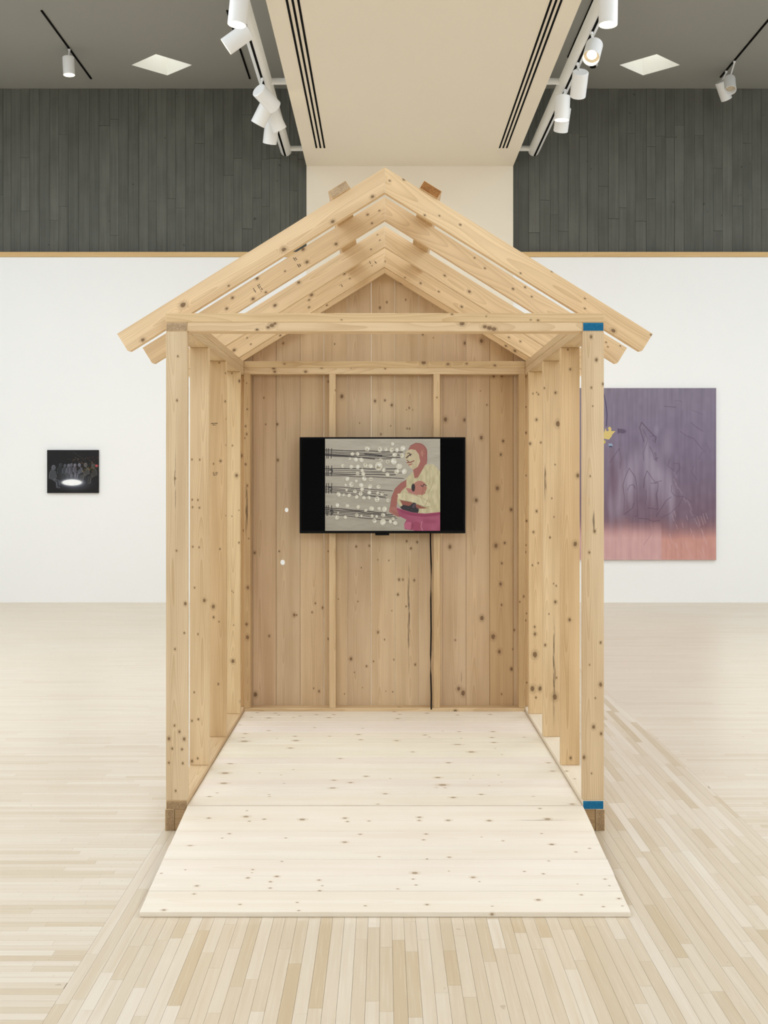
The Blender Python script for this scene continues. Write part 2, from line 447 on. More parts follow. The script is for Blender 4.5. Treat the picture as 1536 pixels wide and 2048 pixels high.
for s in (-1, 1):
    e = 'end_grey' if s < 0 else 'end_blue'
    lumber('rim_joist', (HX+s*(xo-T2/2+0.004), yc, RIM/2), Y1-Y0, RIM, T2, Y, Z, col=(.9, .86, .8), end='end')
    lumber('bottom_plate', (HX+s*xc, yc, RIM+T2/2), Y1-Y0, W2, T2, Y, X, 'white_pine' if s > 0 else 'pine', (.98, .93, .85), 'end' if s < 0 else e)
    lumber('top_plate', (HX+s*xc, yc, 2.105), Y1-Y0, W2, T2, Y, X, end=e, col=(.98, .95, .88))
    lumber('top_plate', (HX+s*xc, (Y0+W2+Y1)/2+0.0005, 2.143), Y1-Y0-W2-0.001, W2, T2, Y, X, end='end', col=(.97, .93, .85))
    for k, y in enumerate(studs_y):
        lumber('stud', (HX+s*xc, y+T2/2, (0.127+2.086)/2), 2.086-0.127, W2, T2, Z, X, col=[(1.02 if k == 0 else 1.12)*q for q in stud_col[s][k]])
lumber('front_rim', (HX, Y0+0.004+T2/2, RIM/2), 2*(xo-T2)+0.006, RIM-0.001, T2, X, Z, col=(.72, .62, .5), end='end')
lumber('rear_rim', (HX, Y1-T2/2, RIM/2), 2*(xo-T2)+0.006, RIM-0.001, T2, X, Z, end='end')
lumber('front_header', (HX, Y0+W2/2, 2.105), 2*xi-0.001, T2, W2, X, Z, col=(1.12, 1.08, 1.02))
lumber('front_header', (HX, Y0+W2/2, 2.143), 2*xo+0.003, T2, W2, X, Z, col=(1.06, 1.0, .86), end='end')
yr = Y1-W2/2
lumber('rear_plate', (HX, yr, 2.105), 2*xi-0.001, T2, W2, X, Z, col=(1.0, .95, .87))
lumber('rear_plate', (HX, yr, 2.143), 2*xi-0.001, T2, W2, X, Z, col=(.93, .86, .72))
lumber('rear_plate', (HX, yr, RIM+T2/2), 2*xi-0.001, T2, W2, X, Z, col=(1.0, .95, .86))
for k, sx in enumerate((-.8065, -.306, .306, .8065)):
    lumber('stud', (HX+sx, yr, (0.127+2.086)/2), 2.086-0.127, T2, W2, Z, X, col=((.88, .78, .64), (1, .95, .86), (1, .94, .84), (.93, .84, .70))[k])
# platform boards
nb = 14; pw = (Y1-W2-Y0)/nb
for k in range(nb):
    lumber('platform_board', (HX+random.uniform(-.0006, .0006), Y0+pw*(k+0.5), RIM+0.0095), 1.648, pw-(0.0026 if k % 2 else 0.0014), 0.0185, X, Y, 'white_pine', tint(0.012), bev=0.0016)
# back wall boards up to the gable
SL = 0.622; ZT, ZB = 2.795, 2.688
roof_top = lambda x: ZT-SL*abs(x-HX)
seams = [-0.9145+HX]+[-0.637+0.1409*k for k in range(-1, 11)]+[0.9145+HX]
gaps = {4: 0.0020, 6: 0.0022}
bcol = [(.98, .95, .93), (1.0, .95, .93), (.96, .94, .92), (1.03, 1.0, .95), (1.02, .99, .93), (.98, .95, .93), (1.04, 1.02, .98), (1.02, 1.0, .95), (1.05, 1.03, 1.0), (.98, .94, .92), (1.04, 1.0, .97), (.96, .88, .74), (.97, .92, .86)]
HOLES = {2: [(573, 1020, 0.011), (565, 1125, 0.014)]}
for k in range(len(seams)-1):
    a, b = seams[k], seams[k+1]
    a += gaps.get(k, 0.0012)/2; b -= gaps.get(k+1, 0.0012)/2
    zb = 0.002; cx = (a+b)/2; zc = 1.2; th = 0.019
    hl = []
    for px, py, r in HOLES.get(k, []):
        p = PX(px, py, Y1); hl.append((p.z-zc, p.x-cx, r))
    # local x = up, local y = world x, local z points (x cross y) = Z x X = Y (away from the camera)
    top = []
    xs = [a] + ([HX] if a < HX < b else []) + [b]
    tops = [(roof_top(q)-zc, q-cx) for q in xs]
    if not hl:
        poly = [(zb-zc, a-cx)] + tops + [(zb-zc, b-cx)]
        bm = prism_bm(poly, th, 0.0030)
    else:
        bm = bmesh.new()
        def ring(z): pass
        zs = [zb-zc]
        for hx_, hy_, hr_ in sorted(hl): zs += [hx_-0.04, hx_+0.04]
        hw = (b-a)/2
        for side in (-th/2, th/2):
            V = lambda x_, y_: bm.verts.new((x_, y_, side))
            for q in range(len(zs)):
                lo = zs[q]
                if q % 2 == 0:
                    if q+1 < len(zs): bm.faces.new([V(lo, -hw), V(zs[q+1], -hw), V(zs[q+1], hw), V(lo, hw)])
                    else: bm.faces.new([V(lo, -hw)]+[V(*t_) for t_ in tops]+[V(lo, hw)])
                else:
                    hx_, hy_, hr_ = sorted(hl)[q//2]; n = 24
                    def sq(t_):
                        c_, s_ = math.cos(t_), math.sin(t_); m_ = max(abs(c_), abs(s_)); c_, s_ = c_/m_, s_/m_
                        return hx_+0.04*c_, (s_*(hw-hy_)+hy_ if s_ > 0 else s_*(hw+hy_)+hy_)
                    for i in range(n):
                        t0, t1_ = 2*math.pi*(i+.5)/n-math.pi/4, 2*math.pi*(i+1.5)/n-math.pi/4
                        t0, t1_ = 2*math.pi*i/n, 2*math.pi*(i+1)/n
                        bm.faces.new([V(*sq(t0)), V(*sq(t1_)), V(hx_+hr_*1.15*math.cos(t1_), hy_+hr_*math.sin(t1_)), V(hx_+hr_*1.15*math.cos(t0), hy_+hr_*math.sin(t0))])
        for hx_, hy_, hr_ in hl:
            n = 24; c0 = [bm.verts.new((hx_+hr_*1.15*math.cos(2*math.pi*i/n), hy_+hr_*math.sin(2*math.pi*i/n), -th/2)) for i in range(n)]
            c1 = [bm.verts.new((v.co.x, v.co.y, th/2)) for v in c0]
            for i in range(n): bm.faces.new((c0[i], c0[(i+1) % n], c1[(i+1) % n], c1[i]))
        out = [(zb-zc, -hw)]+tops+[(zb-zc, hw)]
        c0 = [bm.verts.new((p_[0], p_[1], -th/2)) for p_ in out]; c1 = [bm.verts.new((p_[0], p_[1], th/2)) for p_ in out]
        for i in range(len(out)): bm.faces.new((c0[i], c0[(i+1) % len(out)], c1[(i+1) % len(out)], c1[i]))
        bmesh.ops.remove_doubles(bm, verts=bm.verts, dist=1e-5)
    o = mesh_obj('wall_board', bm_mesh('wall_board', bm), M['wall_pine'], hut, frame(Vector((cx, Y1+th/2+0.0005, zc)), Z, X, Y))
    o.color = (*bcol[k % len(bcol)], 1)
# rafters
ang = math.atan(SL); RD = [5.031, 5.562, 6.20, 6.785, 6.988]
rcol = {-1: [(1.0, .97, .92), (.97, .93, .87), (1, .98, .94), (.96, .92, .85), (1, .97, .91)], 1: [(1.0, .96, .88), (1.0, .96, .9), (.98, .94, .87), (.98, .93, .85), (.98, .93, .84)]}
for k, y in enumerate(RD):
    for s in (-1, 1):
        ex = Vector((s*math.cos(ang), 0, -math.sin(ang))); ey = Vector((s*math.sin(ang), 0, math.cos(ang)))
        tx = 1.139; c = Vector((HX+s*0.57, y+T2/2, ZT-SL*0.57-0.045))
        tl = (tx, ZT-SL*tx); n_ = (math.sin(ang), math.cos(ang)); wd = (ZT-ZB)*math.cos(ang)
        br = (tl[0]-n_[0]*wd, tl[1]-n_[1]*wd)
        bz = lambda q: ZB-SL*q
        q0 = xo+0.001; zt = 2.1622; qi = (ZB-zt)/SL
        P2 = [(0.0004, ZB), (0.0004, ZT), tl, (br[0]+n_[0]*0.008, br[1]+n_[1]*0.008), (br[0]-0.008*math.cos(ang), br[1]+0.008*math.sin(ang)), (q0, bz(q0)), (q0, zt), (qi, zt)]
        loc = []
        for q, z in P2:
            d = Vector((HX+s*q, c.y, z))-c; loc.append((d.dot(ex), d.dot(ey)))
        o = mesh_obj('rafter', bm_mesh('rafter', prism_bm(loc, T2)), [M['pine']], hut, frame(c, ex, ey, ex.cross(ey)))
        o.color = (*[1.24*q for q in rcol[s][k]], 1)
# purlins on top of the rafters either side of the ridge
for s in (-1, 1):
    ex, ey = Y, Vector((s*math.cos(ang), 0, -math.sin(ang))); n_ = Vector((s*math.sin(ang), 0, math.cos(ang)))
    q = 0.184; c = Vector((HX+s*q, (5.02+7.05)/2, ZT-SL*q))+n_*(T2/2+0.0005)
    lumber('purlin', c, 7.05-5.02, W2, T2, ex, ey, col=(.95, .85, .70), end='end_grey' if s < 0 else 'end_brown')

# ------------------------------------------------------------------ the ramp
ramp = empty('entry_ramp', (HX, 4.45, 0), 'pale whitewashed plank ramp sloping from the gallery floor to the hut', 'ramp')
A, B = Vector((0, 4.928, 0.1072)), Vector((0, 3.962, 0.0185))
Ld = (B-A).length; ed = (B-A).normalized()
widths = [0.274, 0.134, 0.134, 0.139, 0.130]; widths.append(Ld-sum(widths))
pos = 0.0; nrm = X.cross(-ed).normalized()
for k, wd in enumerate(widths):
    gap = (0.0034, 0.0014, 0.0040, 0.0016, 0.0040, 0.0)[k]
    c = A+ed*(pos+(wd-gap)/2)-nrm*0.0092+X*(HX+random.uniform(-.0012, .0012))
    o = lumber('ramp_plank', c, 1.648+random.uniform(-.002, .002), wd-gap, 0.0184, X, -ed, 'white_pine', tint(0.012, 1.02), parent=ramp, bev=0.0016)
    pos += wd

# ================================================================== television
S_TV = 6.835
tv = empty('television', PX(765, 970.5, S_TV), 'black flat-screen television showing a painting, hung on the hut back wall', 'television')
tw, thh = 332/F*S_TV, 192.5/F*S_TV; tc_ = PX(765, 970.5, S_TV)
bm = box_bm(tw, 0.03, thh, 0.003)
mesh_obj('casing', bm_mesh('casing', bm), M['black'], tv, Matrix.Translation(tc_+Vector((0, 0.016, 0))))
mesh_obj('rear_housing', bm_mesh('rear_housing', box_bm(tw*0.62, 0.045, thh*0.6, 0.006)), M['black'], tv, Matrix.Translation(tc_+Vector((0, 0.053, -0.03))))
bezel_c = NT('screen_black'); M['scrblack'] = bezel_c.done((0.0015, 0.0015, 0.0018, 1), 0.6, 0.04)
mesh_obj('screen', bm_mesh('screen', box_bm(tw-0.022, 0.002, thh-0.026)), M['scrblack'], tv, Matrix.Translation(tc_+Vector((0, 0.0004, 0.003))))
me = bm_mesh('sensor_bar', box_bm(28/F*S_TV, 0.02, 4.5/F*S_TV, 0.002)); mesh_obj('sensor_bar', me, M['black'], tv, Matrix.Translation(PX(764.5, 1068.5, S_TV)+Vector((0, 0.012, 0))))

# pictures are rasterised from strokes into the vertex colours of a fine grid
class Canvas:
    def __init__(s, W, H, gw, gh, bgc):
        s.W, s.H, s.gw, s.gh = W, H, gw, gh
        yy, xx = np.mgrid[0:gh, 0:gw]
        s.x = (xx+0.5)*W/gw; s.y = (yy+0.5)*H/gh; s.px = W/gw
        s.c = np.empty((gh, gw, 3)); s.c[:] = bgc
    def noise(s, sx, sy, amp, seed=0):
        r = np.random.default_rng(seed); nx, ny = max(2, int(s.W/sx)+2), max(2, int(s.H/sy)+2)
        g = r.random((ny, nx)); fx, fy = s.x/sx, s.y/sy
        ix, iy = np.minimum(fx.astype(int), nx-2), np.minimum(fy.astype(int), ny-2); tx, ty = np.clip(fx-ix, 0, 1), np.clip(fy-iy, 0, 1)
        tx, ty = tx*tx*(3-2*tx), ty*ty*(3-2*ty)
        v = (g[iy, ix]*(1-tx)+g[iy, ix+1]*tx)*(1-ty)+(g[iy+1, ix]*(1-tx)+g[iy+1, ix+1]*tx)*ty
        return (v-0.5)*2*amp
    def put(s, a, col):
        a = np.clip(a, 0, 1)[..., None]; s.c = s.c*(1-a)+np.array(col, float)*a
    def ell(s, cx, cy, rx, ry, col, alpha=1.0, soft=1.0, rot=0.0):
        ca, sa = math.cos(rot), math.sin(rot); dx, dy = s.x-cx, s.y-cy
        u, v = (dx*ca+dy*sa)/rx, (-dx*sa+dy*ca)/ry
        d = (np.sqrt(u*u+v*v)-1)*min(rx, ry)
        s.put((0.5-d/(soft*s.px))*1.0*alpha if soft <= 2 else alpha*np.clip(0.5-d/(soft*s.px), 0, 1), col)
    def line(s, pts, wd, col, alpha=1.0, wig=0.0):
        best = np.full(s.x.shape, 1e9)
        for (x0, y0), (x1, y1) in zip(pts, pts[1:]):
            dx, dy = x1-x0, y1-y0; l2 = dx*dx+dy*dy+1e-9
            t = np.clip(((s.x-x0)*dx+(s.y-y0)*dy)/l2, 0, 1)
            best = np.minimum(best, np.hypot(s.x-x0-t*dx, s.y-y0-t*dy))
        s.put(alpha*np.clip(0.5+(wd/2-best)/s.px, 0, 1), col)
    def poly(s, pts, col, alpha=1.0, mod=None):
        ins = np.zeros(s.x.shape, bool); n = len(pts)
        for i in range(n):
            (x0, y0), (x1, y1) = pts[i], pts[(i+1) % n]
            if y0 == y1: continue
            c = ((y0 > s.y) != (y1 > s.y)) & (s.x < (x1-x0)*(s.y-y0)/(y1-y0)+x0)
            ins ^= c
        s.put(ins*alpha, col)
        if mod is not None: s.c += (ins[..., None]*mod[..., None])
        return ins
    def mesh(s, name, w_, h_):
        gw, gh = s.gw, s.gh
        xs = np.linspace(-w_/2, w_/2, gw+1); zs = np.linspace(h_/2, -h_/2, gh+1)
        vx, vz = np.meshgrid(xs, zs); co = np.stack([vx, np.zeros_like(vx), vz], -1).reshape(-1, 3)
        i = np.arange(gh)[:, None]*(gw+1)+np.arange(gw)[None]
        q = np.stack([i, i+gw+1, i+gw+2, i+1], -1).reshape(-1)
        me = bpy.data.meshes.new(name); me.vertices.add(len(co)); me.vertices.foreach_set('co', co.astype(np.float32).ravel())
        nf = gw*gh; me.loops.add(nf*4); me.loops.foreach_set('vertex_index', q.astype(np.int32))
        me.polygons.add(nf); me.polygons.foreach_set('loop_start', np.arange(0, nf*4, 4, dtype=np.int32))
        me.update(calc_edges=True)
        c = np.clip(s.c, 0, 255)/255; c = np.where(c <= 0.04045, c/12.92, ((c+0.055)/1.055)**2.4)
        c4 = np.concatenate([c, np.ones((gh, gw, 1))], -1).reshape(-1, 4); c4 = np.repeat(c4, 4, axis=0)
        at = me.color_attributes.new('pic', 'FLOAT_COLOR', 'CORNER'); at.data.foreach_set('color', c4.astype(np.float32).ravel())
        return me

def tv_picture():
    W, H = 955, 766; u0, v0 = 290, 72
    c = Canvas(W, H, 382, 306, (186, 176, 156))
    c.c -= (np.clip((c.y-300)/470, 0, 1)*14)[..., None]
    c.c += c.noise(160, 24, 7, 1)[..., None]+c.noise(40, 8, 5, 2)[..., None]
    K = lambda pts: [(x-u0, y-v0) for x, y in pts]
    ink = (38, 30, 26)
    groups = [(165, [(165, 185), (178, 200), (190, 212), (200, 228), (212, 240)], 960), (310, [(318, 325), (335, 345), (350, 358), (365, 372), (375, 400)], 990),
              (455, [(468, 505), (480, 520), (492, 540), (505, 555), (515, 565)], 850), (640, [(645, 690), (660, 705), (672, 722), (685, 735), (695, 760)], 900)]
    r = random.Random(3)
    for gy, ls, xe in groups:
        for a, b in ls:
            xe2 = xe-r.uniform(0, 120); p = []
            for i in range(9):
                f = i/8; p.append((292+f*(xe2-292), a+(b-a)*f+r.uniform(-3, 3)))
            c.line(K(p), r.choice((4, 5, 7)), ink, 0.95)
        for xx in (302, 318, 345):
            c.line(K([(xx, gy-12), (xx-4+r.uniform(-3, 6), gy+70)]), 6, ink, 0.95)
    c.line(K([(620, 200), (700, 205), (760, 212)]), 11, ink, 0.8); c.line(K([(296, 205), (560, 226), (700, 240)]), 8, ink, 0.8)
    for x, y in ((345, 345), (340, 490), (350, 685)):
        c.line(K([(x-18, y-14), (x+4, y-16), (x+6, y+4), (x-10, y+18)]), 7, ink)
    bl = [(640, 155, 22), (850, 115, 16), (745, 160, 22), (795, 160, 16), (843, 165, 20), (887, 165, 18), (935, 152, 24), (517, 198, 16), (560, 198, 16), (868, 205, 20), (930, 212, 20), (495, 238, 13), (545, 245, 20), (592, 248, 20), (752, 250, 17), (860, 260, 28), (810, 262, 18), (437, 298, 17), (508, 305, 18), (562, 305, 19), (625, 292, 20), (668, 298, 20), (735, 300, 36), (905, 302, 26), (598, 335, 15), (778, 332, 17), (885, 345, 22), (948, 345, 24), (560, 362, 17), (607, 364, 18), (808, 370, 18), (475, 405, 19), (615, 405, 21), (670, 408, 19), (550, 424, 13), (508, 452, 22), (590, 458, 20), (662, 470, 20), (733, 472, 18), (460, 458, 11), (468, 498, 11), (538, 510, 16), (597, 492, 17), (657, 520, 17), (585, 530, 18), (727, 524, 13), (763, 532, 15), (402, 535, 20), (445, 540, 13), (490, 543, 17), (552, 556, 17), (612, 563, 16), (655, 562, 15), (722, 575, 24), (812, 586, 17), (392, 625, 18), (475, 632, 17), (565, 640, 17), (676, 652, 21), (628, 668, 13), (740, 655, 17), (783, 658, 23), (398, 688, 9), (553, 708, 16), (592, 713, 10), (680, 715, 13), (718, 718, 12), (772, 706, 18), (390, 727, 19), (458, 725, 15), (700, 755, 19), (770, 765, 27), (832, 760, 16), (855, 738, 14), (872, 772, 19)]
    for x, y, q in bl:
        x -= u0; y -= v0
        c.ell(x-1, y+4, q*1.05, q*.95, (148, 136, 116), .55, 3)
        c.ell(x, y, q, q*.88, (222, 214, 190), .95, 1.5, r.uniform(0, 3))
        for _ in range(4):
            a = r.uniform(0, 6.28); c.ell(x+math.cos(a)*q*.4, y+math.sin(a)*q*.35, q*.45, q*.18, r.choice(((248, 244, 228), (232, 220, 184), (160, 148, 122), (250, 246, 232))), .85, 1.5, r.uniform(0, 3))
    skin, skin2, cream = (168, 100, 86), (140, 74, 66), (206, 192, 148)
    tex = c.noise(14, 40, 14, 5)
    c.poly(K([(1035, 330), (965, 400), (950, 470), (900, 530), (885, 590), (920, 640), (1060, 690), (1245, 690), (1245, 345), (1190, 285), (1130, 285), (1060, 360)]), cream, 1, tex)
    c.poly(K([(1020, 330), (1032, 400), (1060, 395), (1110, 310), (1130, 260), (1060, 280)]), skin)
    c.ell(1060-u0, 185-v0, 78, 78, skin, 1, 1.5); c.poly(K([(1060, 150), (1138, 190), (1135, 280), (1080, 320), (1040, 290)]), skin)
    c.line(K([(985, 160), (1000, 130), (1045, 108), (1100, 122), (1132, 160), (1135, 260)]), 6, skin2, .7)
    c.poly(K([(965, 175), (1000, 158), (1040, 165), (1068, 200), (1080, 260), (1060, 305), (1020, 330), (985, 300), (962, 260), (955, 215)]), (208, 190, 150), 1, tex*.7)
    c.ell(1100-u0, 190-v0, 17, 30, (186, 124, 104), 1, 1.5); c.line(K([(1095, 165), (1112, 180), (1108, 215)]), 4, skin2)
    c.line(K([(965, 230), (985, 212), (1005, 200)]), 9, (70, 40, 34)); c.line(K([(975, 195), (990, 190), (1000, 215)]), 6, (60, 34, 30))
    c.line(K([(970, 270), (1000, 268), (1028, 255)]), 8, (140, 60, 56)); c.line(K([(985, 290), (1010, 282)]), 9, (172, 92, 84)); c.line(K([(968, 250), (985, 262)]), 5, (70, 42, 38))
    c.poly(K([(965, 415), (920, 440), (870, 490), (842, 560), (832, 640), (850, 660), (885, 640), (890, 560), (930, 500), (965, 470)]), skin)
    c.line(K([(965, 415), (920, 440), (872, 488), (842, 560), (832, 640)]), 5, skin2, .6)
    c.poly(K([(825, 640), (880, 640), (930, 690), (905, 725), (860, 705), (820, 680)]), (176, 112, 96))
    for q in range(3): c.line(K([(840+q*20, 665+q*8), (885+q*12, 715+q*2)]), 4, skin2, .7)
    c.poly(K([(960, 480), (1020, 490), (1060, 520), (1060, 545), (980, 520)]), (186, 124, 108))
    c.ell(1075-u0, 480-v0, 58, 58, (184, 120, 100), 1, 1.5); c.poly(K([(1100, 460), (1135, 475), (1130, 500), (1108, 512), (1128, 522), (1090, 545)]), (176, 108, 90))
    c.ell(1022-u0, 478-v0, 15, 32, (36, 24, 22), 1, 1.5); c.line(K([(1085, 458), (1100, 470), (1110, 450), (1132, 462)]), 6, (56, 34, 30))
    c.poly(K([(900, 560), (960, 585), (1110, 640), (1150, 650), (1050, 655), (940, 640)]), (150, 84, 66))
    c.poly(K([(890, 530), (960, 520), (1080, 555), (1160, 600), (1162, 640), (1120, 640), (1010, 600), (905, 580)]), (214, 200, 158), 1, tex)
    c.line(K([(905, 580), (1010, 600), (1120, 640), (1158, 636)]), 5, (140, 124, 88), .8); c.line(K([(1160, 600), (1075, 555), (960, 520)]), 4, (150, 134, 98), .6)
    for q in range(14):
        x = r.uniform(1110, 1235); y = r.uniform(330, 640); c.line(K([(x, y), (x-20, y+50), (x-30, y+90)]), 4, r.choice(((226, 214, 172), (172, 156, 112))), .6)
    c.poly(K([(912, 640), (940, 622), (990, 632), (1025, 602), (1045, 608), (1042, 640), (1070, 660), (1062, 690), (1000, 690), (930, 662)]), (34, 28, 32))
    c.poly(K([(1010, 640), (1028, 612), (1040, 612), (1030, 650)]), (86, 66, 74))
    pk = c.noise(60, 30, 12, 9)
    c.poly(K([(880, 645), (930, 665), (1010, 690), (1120, 700), (1245, 685), (1245, 838), (1040, 838), (950, 825), (948, 780), (965, 745), (905, 715)]), (168, 78, 104), 1, pk)
    c.poly(K([(880, 645), (930, 662), (1010, 686), (1120, 696), (1245, 682), (1245, 705), (1120, 722), (1000, 712), (925, 685)]), (150, 52, 84))
    c.ell(985-u0, 795-v0, 38, 32, (190, 98, 122), 1, 1.5); c.ell(1045-u0, 800-v0, 42, 38, (160, 66, 92), 1, 1.5)
    c.line(K([(1095, 760), (1085, 800), (1100, 838)]), 5, (206, 140, 150)); c.line(K([(1010, 770), (1020, 800), (1000, 830)]), 5, (124, 44, 68))
    c.line(K([(880, 645), (930, 662), (1010, 686), (1120, 696), (1245, 682)]), 5, (196, 106, 126), .7)
    return c
pc = PX(765.2, 969.6, S_TV-0.0012)
mesh_obj('screen_picture', tv_picture().mesh('screen_picture', 230/F*S_TV, 184/F*S_TV), M['screen'], tv, Matrix.Translation(pc))
# power cord
pts = [PX(862+d, y, 6.93) for d, y in ((-1, 1062), (-1, 1090), (0.4, 1130), (-0.4, 1200), (0.2, 1260), (-0.6, 1310), (-.4, 1350), (0.6, 1390), (0.4, 1412), (0.6, 1419))]
mesh_obj('power_cord', bm_mesh('power_cord', tube_bm(pts, 0.0042, 8), True), M['black'], tv)['label'] = 'black power cord hanging below the television'

# ================================================================== paintings on the gallery wall
def painting(name, px0, px1, py0, py1, canvas, mat, depth, edge, label):
    s = WY-depth; c = PX((px0+px1)/2, (py0+py1)/2, s); w_, h_ = (px1-px0)/F*s, (py1-py0)/F*s
    e = empty(name, c, label, 'painting')
    mesh_obj('stretched_canvas', bm_mesh('stretched_canvas', box_bm(w_, depth-0.001, h_, 0.002)), edge, e, Matrix.Translation(c+Vector((0, depth/2, 0))))
    mesh_obj('painted_surface', canvas.mesh('painted_surface', w_-0.004, h_-0.004), mat, e, Matrix.Translation(c-Vector((0, 0.0006, 0))))
def purple():
    U0, U1 = 80, 1406; W, H = U1-U0, 1646; v0 = 77
    c = Canvas(W, H, 300, 372, (130, 120, 138))
    stops = [(0, (132, 122, 138)), (500, (126, 114, 134)), (900, (122, 106, 124)), (1230, (120, 98, 112)), (1330, (140, 106, 112)), (1440, (200, 146, 136)), (1646, (204, 150, 140))]
    ys = [q[0] for q in stops]
    for k in range(3): c.c[..., k] = np.interp(c.y+c.noise(90, 300, 22, 4), ys, [q[1][k] for q in stops])
    left = np.clip((885-U0-c.x)/8, 0, 1)*np.clip((c.y-1280)/160, 0, 1); c.put(left*0.8, (206, 166, 166))
    c.c += c.noise(18, 260, 5, 6)[..., None]+c.noise(50, 60, 3, 7)[..., None]
    K = lambda pts: [(x-U0, y-v0) for x, y in pts]
    r = random.Random(5)
    pale = (168, 156, 172)
    for q in range(120):
        x = r.uniform(380, 1000); top = 1300-max(0, 720-abs(x-720)*1.3)+r.uniform(-40, 140); ln = r.uniform(120, 420)
        c.ell(x-U0, top+ln/2-v0, r.uniform(8, 26), ln/2, pale, r.uniform(.10, .24), 6)
    for q in range(40):
        x = r.uniform(330, 520); y = r.uniform(700, 1250); c.ell(x-U0, y-v0, r.uniform(6, 16), r.uniform(60, 140), r.choice(((150, 134, 150), (112, 90, 104))), .2, 6)
    c.ell(420-U0, 1000-v0, 45, 180, (108, 84, 100), .45, 12); c.ell(930-U0, 620-v0, 40, 120, (152, 140, 156), .5, 10); c.ell(832-U0, 480-v0, 24, 45, (156, 148, 168), .5, 6)
    for q in range(26):
        x = r.uniform(950, 1330); y = r.uniform(1250, 1650); ln = r.uniform(30, 90); c.line(K([(x, y), (x+ln*.3, y+ln)]), 9, (206, 176, 176), .35)
    for q in range(10):
        x = 980+q*26+r.uniform(-30, 30); y = 900+q*52+r.uniform(-20, 20); c.line(K([(x, y), (x+25, y+50)]), 12, (168, 154, 168), .3)
    ink = (84, 66, 84)
    for p, wd, al in (([(690, 405), (670, 455), (712, 590)], 7, .7), ([(690, 405), (740, 460), (800, 525), (830, 545), (818, 600)], 7, .7), ([(700, 470), (750, 560), (740, 600), (705, 700), (712, 770)], 5, .5), ([(770, 640), (800, 700), (810, 760), (850, 745)], 6, .55),
                      ([(770, 540), (810, 535), (822, 570), (795, 585)], 5, .5), ([(475, 655), (430, 720), (385, 790)], 6, .5), ([(475, 655), (495, 760), (480, 850)], 5, .45), ([(570, 845), (535, 920), (510, 1010), (525, 1130), (520, 1290), (600, 1230), (615, 1180)], 6, .6),
                      ([(570, 845), (630, 930), (645, 1040), (650, 1300), (625, 1310)], 6, .6), ([(555, 1055), (575, 1010), (605, 1000), (630, 1040)], 6, .6), ([(742, 870), (715, 950), (710, 1030)], 6, .6), ([(742, 870), (790, 940), (820, 980), (880, 965)], 6, .6), ([(735, 1050), (735, 1130), (725, 1190)], 5, .5),
                      ([(780, 990), (850, 985), (845, 1060), (830, 1090), (850, 1240), (750, 1225)], 6, .6), ([(975, 1120), (930, 1150), (840, 1290), (830, 1310)], 6, .6), ([(1090, 1110), (1050, 1200), (960, 1280), (880, 1320)], 5, .5), ([(980, 1010), (975, 1070), (1010, 1110), (1100, 1120), (1170, 1170)], 6, .5),
                      ([(660, 1325), (740, 1330), (800, 1355), (860, 1345)], 6, .6), ([(905, 250), (1020, 260)], 5, .6), ([(1010, 200), (1060, 195), (1080, 215)], 4, .4), ([(1180, 290), (1280, 330)], 4, .4), ([(1165, 405), (1200, 440), (1280, 490)], 5, .55), ([(1060, 490), (1110, 530), (1190, 560), (1280, 670)], 5, .5), ([(1310, 600), (1350, 690)], 4, .4),
                      ([(1190, 820), (1170, 880), (1220, 960)], 5, .45), ([(1000, 800), (1050, 800), (1060, 840), (1020, 900)], 5, .5), ([(1310, 680), (1270, 690), (1240, 760)], 4, .4), ([(1085, 290), (1070, 350)], 3, .35), ([(960, 760), (940, 820), (990, 860)], 6, .45), ([(820, 700), (830, 770)], 22, .3), ([(775, 1400), (780, 1480), (710, 1580)], 4, .3)):
        c.line(K(p), wd, ink, al)
    c.line(K([(326, 130), (345, 220), (358, 330), (352, 440)]), 6, (44, 44, 80), .95)
    yl = (214, 190, 120)
    c.poly(K([(330, 500), (345, 455), (350, 490), (372, 490), (368, 455), (385, 445), (398, 460), (398, 490), (442, 488), (412, 515), (398, 545), (375, 570), (325, 560)]), yl)
    c.poly(K([(325, 572), (348, 585), (338, 608), (300, 615)]), (200, 180, 96)); c.poly(K([(370, 610), (408, 608), (412, 635), (372, 642)]), (150, 166, 190)); c.poly(K([(372, 632), (410, 630), (405, 644), (380, 644)]), (70, 74, 92))
    c.poly(K([(460, 465), (520, 470), (545, 490), (520, 512), (465, 505)]), (100, 88, 108)); c.line(K([(463, 465), (463, 510)]), 4, (60, 50, 72))
    return c
